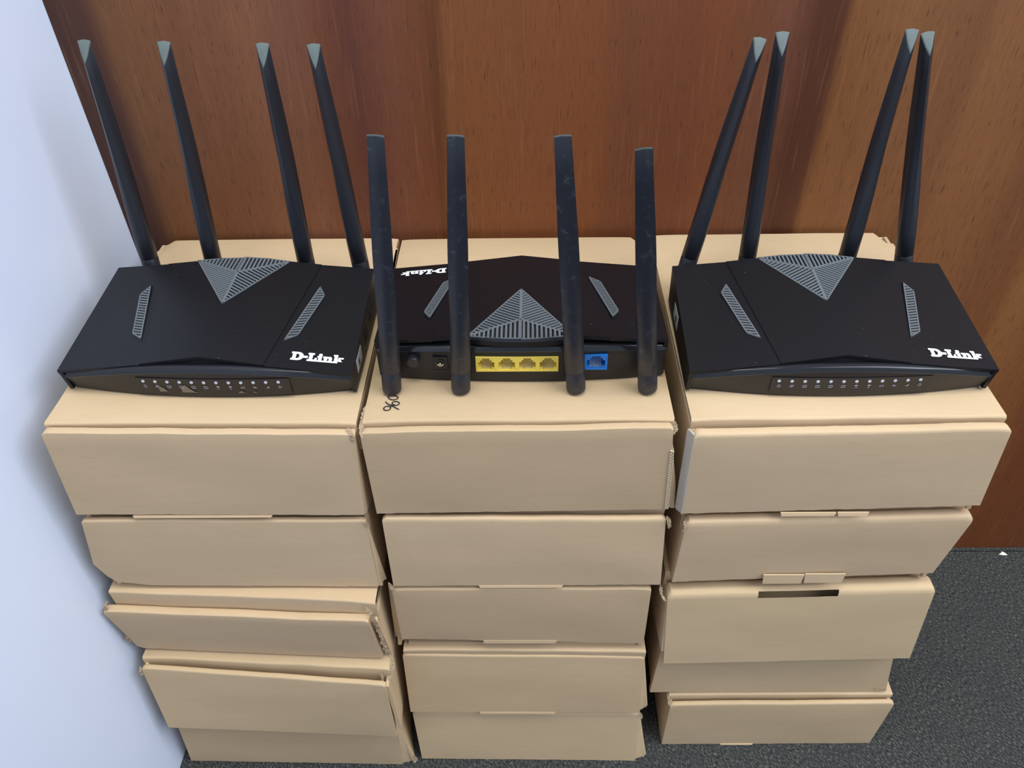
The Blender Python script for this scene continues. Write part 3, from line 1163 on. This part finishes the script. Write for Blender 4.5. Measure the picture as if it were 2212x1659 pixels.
    for lb in letters:
        for p in lb.verts:
            x = .0708 + p.co.x * sc
            y = -.0588 + p.co.y * .0088
            p.co = (x, y, OUT_Z(x, y) + .0004)
        me = bpy.data.meshes.new('tmp')
        lb.to_mesh(me)
        big.from_mesh(me)
        bpy.data.meshes.remove(me)
        lb.free()
    o = link('lettering', big, M_PRINT, R, label='white slab lettering')
    for p in o.data.polygons:
        if p.normal.z < 0:
            p.flip()
    # ---- front: lights and symbols
    if not facing_back:
        bm = bmesh.new()
        P = []
        for i in range(21):
            x = -.0565 + .127 * i / 20
            y = ARC_F(x)
            P.append([V((x, y - .0005 + .0007, .0048)), V((x, y - .0005, .0215)), V((x, y + .002, .0215)), V((x, y + .002, .0048))])
        G = grid(bm, P, closed_v=True)
        bm.faces.new(G[0])
        bm.faces.new(G[-1][::-1])
        link('indicator_window', bm, M_GLOSS, R)
        fy = lambda x: ARC_F(x) - .0008
        base = None
        for k in range(12):
            x = -.0508 + k * .01020
            bm = bmesh.new()
            add_cyl(bm, (x, fy(x) + .0006, .0180), (0, -1, 0), .00135, .0006, 14)
            link('indicator_light', bm, M_DOT, R)
            bm = bmesh.new()
            symbol(bm, k, lambda p, x=x: V((x + .0006 + p.x * .00095, fy(x + p.x * .001) + .0002, .01285 + p.y * .00105)))
            link('symbol', bm, M_SYMBOL, R)
    # ---- rear: ports
    if facing_back:
        def port(x0, x1, z0, z1, y, m, parent):
            bm = bmesh.new()
            w, hh = x1 - x0, z1 - z0
            d = .0092
            X = lambda a: x0 + a * w
            Zz = lambda a: z0 + a * hh
            add_box(bm, X(0), X(.10), y - d, y, Zz(0), Zz(1))
            add_box(bm, X(.90), X(1), y - d, y, Zz(0), Zz(1))
            add_box(bm, X(.10), X(.90), y - d, y, Zz(0), Zz(.10))
            add_box(bm, X(.10), X(.90), y - d, y, Zz(.93), Zz(1))
            for s in (0, 1):
                e = (lambda a, b: (X(a), X(b))) if s == 0 else (lambda a, b: (X(1 - b), X(1 - a)))
                a, b = e(.10, .22)
                add_box(bm, a, b, y - d, y, Zz(.66), Zz(.93))
                a, b = e(.22, .32)
                add_box(bm, a, b, y - d, y, Zz(.80), Zz(.93))
                a, b = e(.10, .24)
                add_box(bm, a, b, y - d, y - .0008, Zz(.10), Zz(.24))
            add_box(bm, X(.08), X(.92), y - d - .001, y - d, Zz(.08), Zz(.95))
            o = link('network_port', bm, m, parent)
            bm = bmesh.new()
            for i in range(8):
                xx = X(.27 + .46 * i / 7)
                add_prism(bm, [(xx - .00015, y - .002, Zz(.11)), (xx + .00015, y - .002, Zz(.11)), (xx + .00015, y - .0085, Zz(.50)), (xx - .00015, y - .0085, Zz(.50))], (0, -.0003, 0))
            link('contact_pins', bm, M_METAL, o)
            return o
        for k in range(4):
            port(-.0308 + k * .017, -.0308 + (k + 1) * .017, .0130, .0281, .0704, M_YELLOW, R)
        port(-.0711, -.0523, .0134, .0288, .0690, M_BLUE, R)
        # power socket
        bm = bmesh.new()
        yb_ = .0683
        xs, zs = .0667, .0203
        add_box(bm, xs - .0056, xs + .0056, yb_ - .003, yb_ - .0002, zs - .0066, zs + .0066)
        link('power_socket', bm, M_BLACK, R)
        sock = R.children[-1]
        bm = bmesh.new()
        nn = 24
        ri, ro = .0030, .0038
        rows = []
        for rr, yy in ((ro, yb_ - .0006), (ro, yb_ + .0004), (ri, yb_ + .0004), (ri, yb_ - .003)):
            rows.append([V((xs + rr * math.cos(2 * PI * i / nn), yy, zs + .0005 + rr * math.sin(2 * PI * i / nn))) for i in range(nn)])
        grid(bm, rows, closed_v=True)
        link('socket_ring', bm, M_GLOSS, sock)
        bm = bmesh.new()
        add_cyl(bm, (xs, yb_ + .0002, zs + .0005), (0, -1, 0), .0030, .0004, 20)
        link('socket_hole', bm, M_PIT, sock)
        bm = bmesh.new()
        add_cyl(bm, (xs, yb_ - .0008, zs + .0005), (0, 1, 0), .0009, .0020, 10)
        link('centre_pin', bm, M_CHROME, sock)
        bm = bmesh.new()
        for i in range(8):
            a0, a1 = (math.radians(200 + 140 * j / 8) for j in (i, i + 1))
            pts = [(xs + rr * math.cos(a), yb_ + .0006, zs + .0005 + rr * math.sin(a)) for rr, a in ((.0021, a0), (.0029, a0), (.0029, a1), (.0021, a1))]
            add_prism(bm, pts, (0, -.0004, 0))
        link('spring_contact', bm, M_CHROME, sock)
        # seam around the socket
        bm = bmesh.new()
        for a, b, c, d in ((-.0060, .0060, .0064, .0067), (-.0060, .0060, -.0069, -.0066), (-.0060, -.0057, -.0069, .0067), (.0057, .0060, -.0069, .0067)):
            add_box(bm, xs + a, xs + b, yb_ - .0015, yb_ + .0002, zs + c, zs + d)
        link('socket_frame', bm, M_GLOSS, R)
        # push button
        bm = bmesh.new()
        add_cyl(bm, (.0892, .0600, .0225), (0, 1, 0), .0052, .0098, 28)
        add_cyl(bm, (.0892, .0698, .0225), (0, 1, 0), .0052, .0007, 28, .0045)
        link('power_button', bm, M_BTN, R, True)
    # ---- antennas with their hinges
    for xl, tp in zip(feet, tips):
        foot = V((xl, .0795, .0022))
        ab, tb = antenna_mesh(V(tp) - foot, .0225 if facing_back else .0360)
        o = link('antenna', ab, M_ANTW if worn else M_ANT, R, True)
        link('antenna_tip', tb, M_TIP, o, True, label='paler slanted tip')
        o.location = foot
        bm = bmesh.new()
        add_cyl(bm, (xl, .0560, .0215), (0, 1, 0), .0062, .0200, 20)
        h_ = link('antenna_hinge', bm, M_BLACK, R, True)
    return R


FEET_L = (-.0990, -.0385, .0520, .1050)
FEET_M = (-.1045, -.0455, .0500, .1075)
FEET_R = (-.1070, -.0470, .0435, .1025)
TIPS_L = [(-.1025, .1060, .2305), (-.0326, .0985, .2312), (.0512, .0888, .2323), (.0928, .0864, .2321)]
TIPS_M = [(-.0778, .1112, .2287), (-.0288, .0971, .2311), (.0379, .0965, .2317), (.0886, .0944, .2315)]
TIPS_R = [(-.0664, .0964, .2286), (-.0486, .1007, .2316), (.0543, .1036, .2312), (.0683, .1064, .2280)]
ZR = .5450
RL = make_router('black router on the left stack, beside the white wall, front lights facing forward', (.1651, -.1896, ZR), -.0268, TIPS_L, False, False, FEET_L)
RM = make_router('black router on the middle stack turned round to show yellow and blue ports', (.4225, -.1757, ZR), 3.1373, TIPS_M, True, True, FEET_M)
RR = make_router('black router on the right stack, front lights facing forward, antennas leaning right', (.6800, -.1936, ZR), -.0017, TIPS_R, False, False, FEET_R)


# side stickers, side sockets
def side_x(y):
    return .1222 - .0022 * (y + .0685) / .1316


def side_plate(s, y0, y1, z0, z1, proud):
    """a thin plate lying on the slightly tapering side of a router"""
    bm = bmesh.new()
    pts = [(s * (side_x(y) + proud), y, z) for y, z in ((y0, z0), (y1, z0), (y1, z1), (y0, z1))]
    add_prism(bm, pts, (-s * .0012, 0, 0))
    return bm


def side_sticker(R, s, y0, y1, z0, z1):
    o = link('side_sticker', side_plate(s, y0, y1, z0, z1, .0002), M_STICK, R, label='small white paper sticker')
    link('sticker_mark', side_plate(s, lerp(y0, y1, .35), lerp(y0, y1, .55), lerp(z0, z1, .15), lerp(z0, z1, .6), .0003), M_INK, o)


side_sticker(RL, 1, -.0500, -.0280, .0095, .0225)
side_sticker(RR, -1, .0040, .0270, .0110, .0250)
for y0, y1, z0, z1 in ((-.012, .002, .010, .024), (.016, .026, .014, .026), (.032, .040, .016, .028)):
    link('side_socket', side_plate(1, y0, y1, z0, z1, .0001), M_PIT, RL)

# bits of protective film left on the left router's light window
for cx_, pts in ((0, [(-.0395, .0072), (-.0395, .0125), (-.0375, .0130), (-.0345, .0105), (-.0325, .0074)]),
                 (1, [(-.0205, .0070), (-.0205, .0105), (-.0190, .0145), (-.0160, .0150), (-.0130, .0110), (-.0095, .0078), (-.0070, .0070)]),
                 (2, [(.0262, .0068), (.0280, .0088), (.0300, .0090), (.0312, .0072), (.0350, .0068)]),
                 (3, [(.0390, .0070), (.0395, .0082), (.0412, .0082), (.0418, .0070)])):
    bm = bmesh.new()
    bm.faces.new([bm.verts.new((x, ARC_F(x) - .00085 + .0005 * max(0, (.0215 - z) / .0167), z)) for x, z in pts])
    link('film_patch', bm, M_FILM, RL)

# ------------------------------------------------------------------ handwriting on the middle lid
bm = bmesh.new()


def smooth_path(p, n=5):
    out = []
    for i in range(len(p) - 1):
        p0, p1, p2, p3 = (V(p[max(0, min(len(p) - 1, i + k))]) for k in (-1, 0, 1, 2))
        for j in range(n):
            t = j / n
            out.append(.5 * ((2 * p1) + (p2 - p0) * t + (2 * p0 - 5 * p1 + 4 * p2 - p3) * t * t + (3 * p1 - p0 - 3 * p2 + p3) * t ** 3))
    out.append(V(p[-1]))
    return out


INK = [[(0.3154, -0.2739), (0.3132, -0.2733), (0.3111, -0.2741), (0.3103, -0.2762), (0.3113, -0.2779), (0.3133, -0.2784), (0.3152, -0.2775), (0.3159, -0.2757), (0.3154, -0.2737), (0.3172, -0.2734), (0.3191, -0.2746), (0.3211, -0.2763), (0.3230, -0.2773)],
       [(0.3107, -0.2677), (0.3120, -0.2696), (0.3138, -0.2712), (0.3161, -0.2720), (0.3190, -0.2724), (0.3214, -0.2718), (0.3223, -0.2698), (0.3210, -0.2681), (0.3188, -0.2676), (0.3169, -0.2683), (0.3165, -0.2700), (0.3174, -0.2714), (0.3189, -0.2714)],
       [(0.3120, -0.2623), (0.3137, -0.2645), (0.3167, -0.2656), (0.3195, -0.2648), (0.3205, -0.2630), (0.3191, -0.2612), (0.3164, -0.2603), (0.3135, -0.2606), (0.3120, -0.2623)]]
bo = box['MA'].location
for s in INK:
    stroke(bm, smooth_path(s), .00095, lambda p: V((p.x - bo.x, p.y - bo.y, .54515 - bo.z)))
link('handwriting', bm, M_INK, box['MA'], label='black handwritten 960')

# ------------------------------------------------------------------ scrap on the carpet
bm = bmesh.new()
add_prism(bm, [(-.006, -.001, .0008), (.0005, -.0030, .0012), (.0062, -.0022, .0008), (.002, .0005, .003), (-.0005, .003, .0022), (-.002, .0008, .0016)], (0, 0, .0012))
sp = link('paper_scrap', bm, M_SCRAP)
sp.location = (1.1290, -.0140, 0)
sp['label'] = 'tiny white paper scrap on the dark carpet near the wood wall'
sp['category'] = 'scrap'
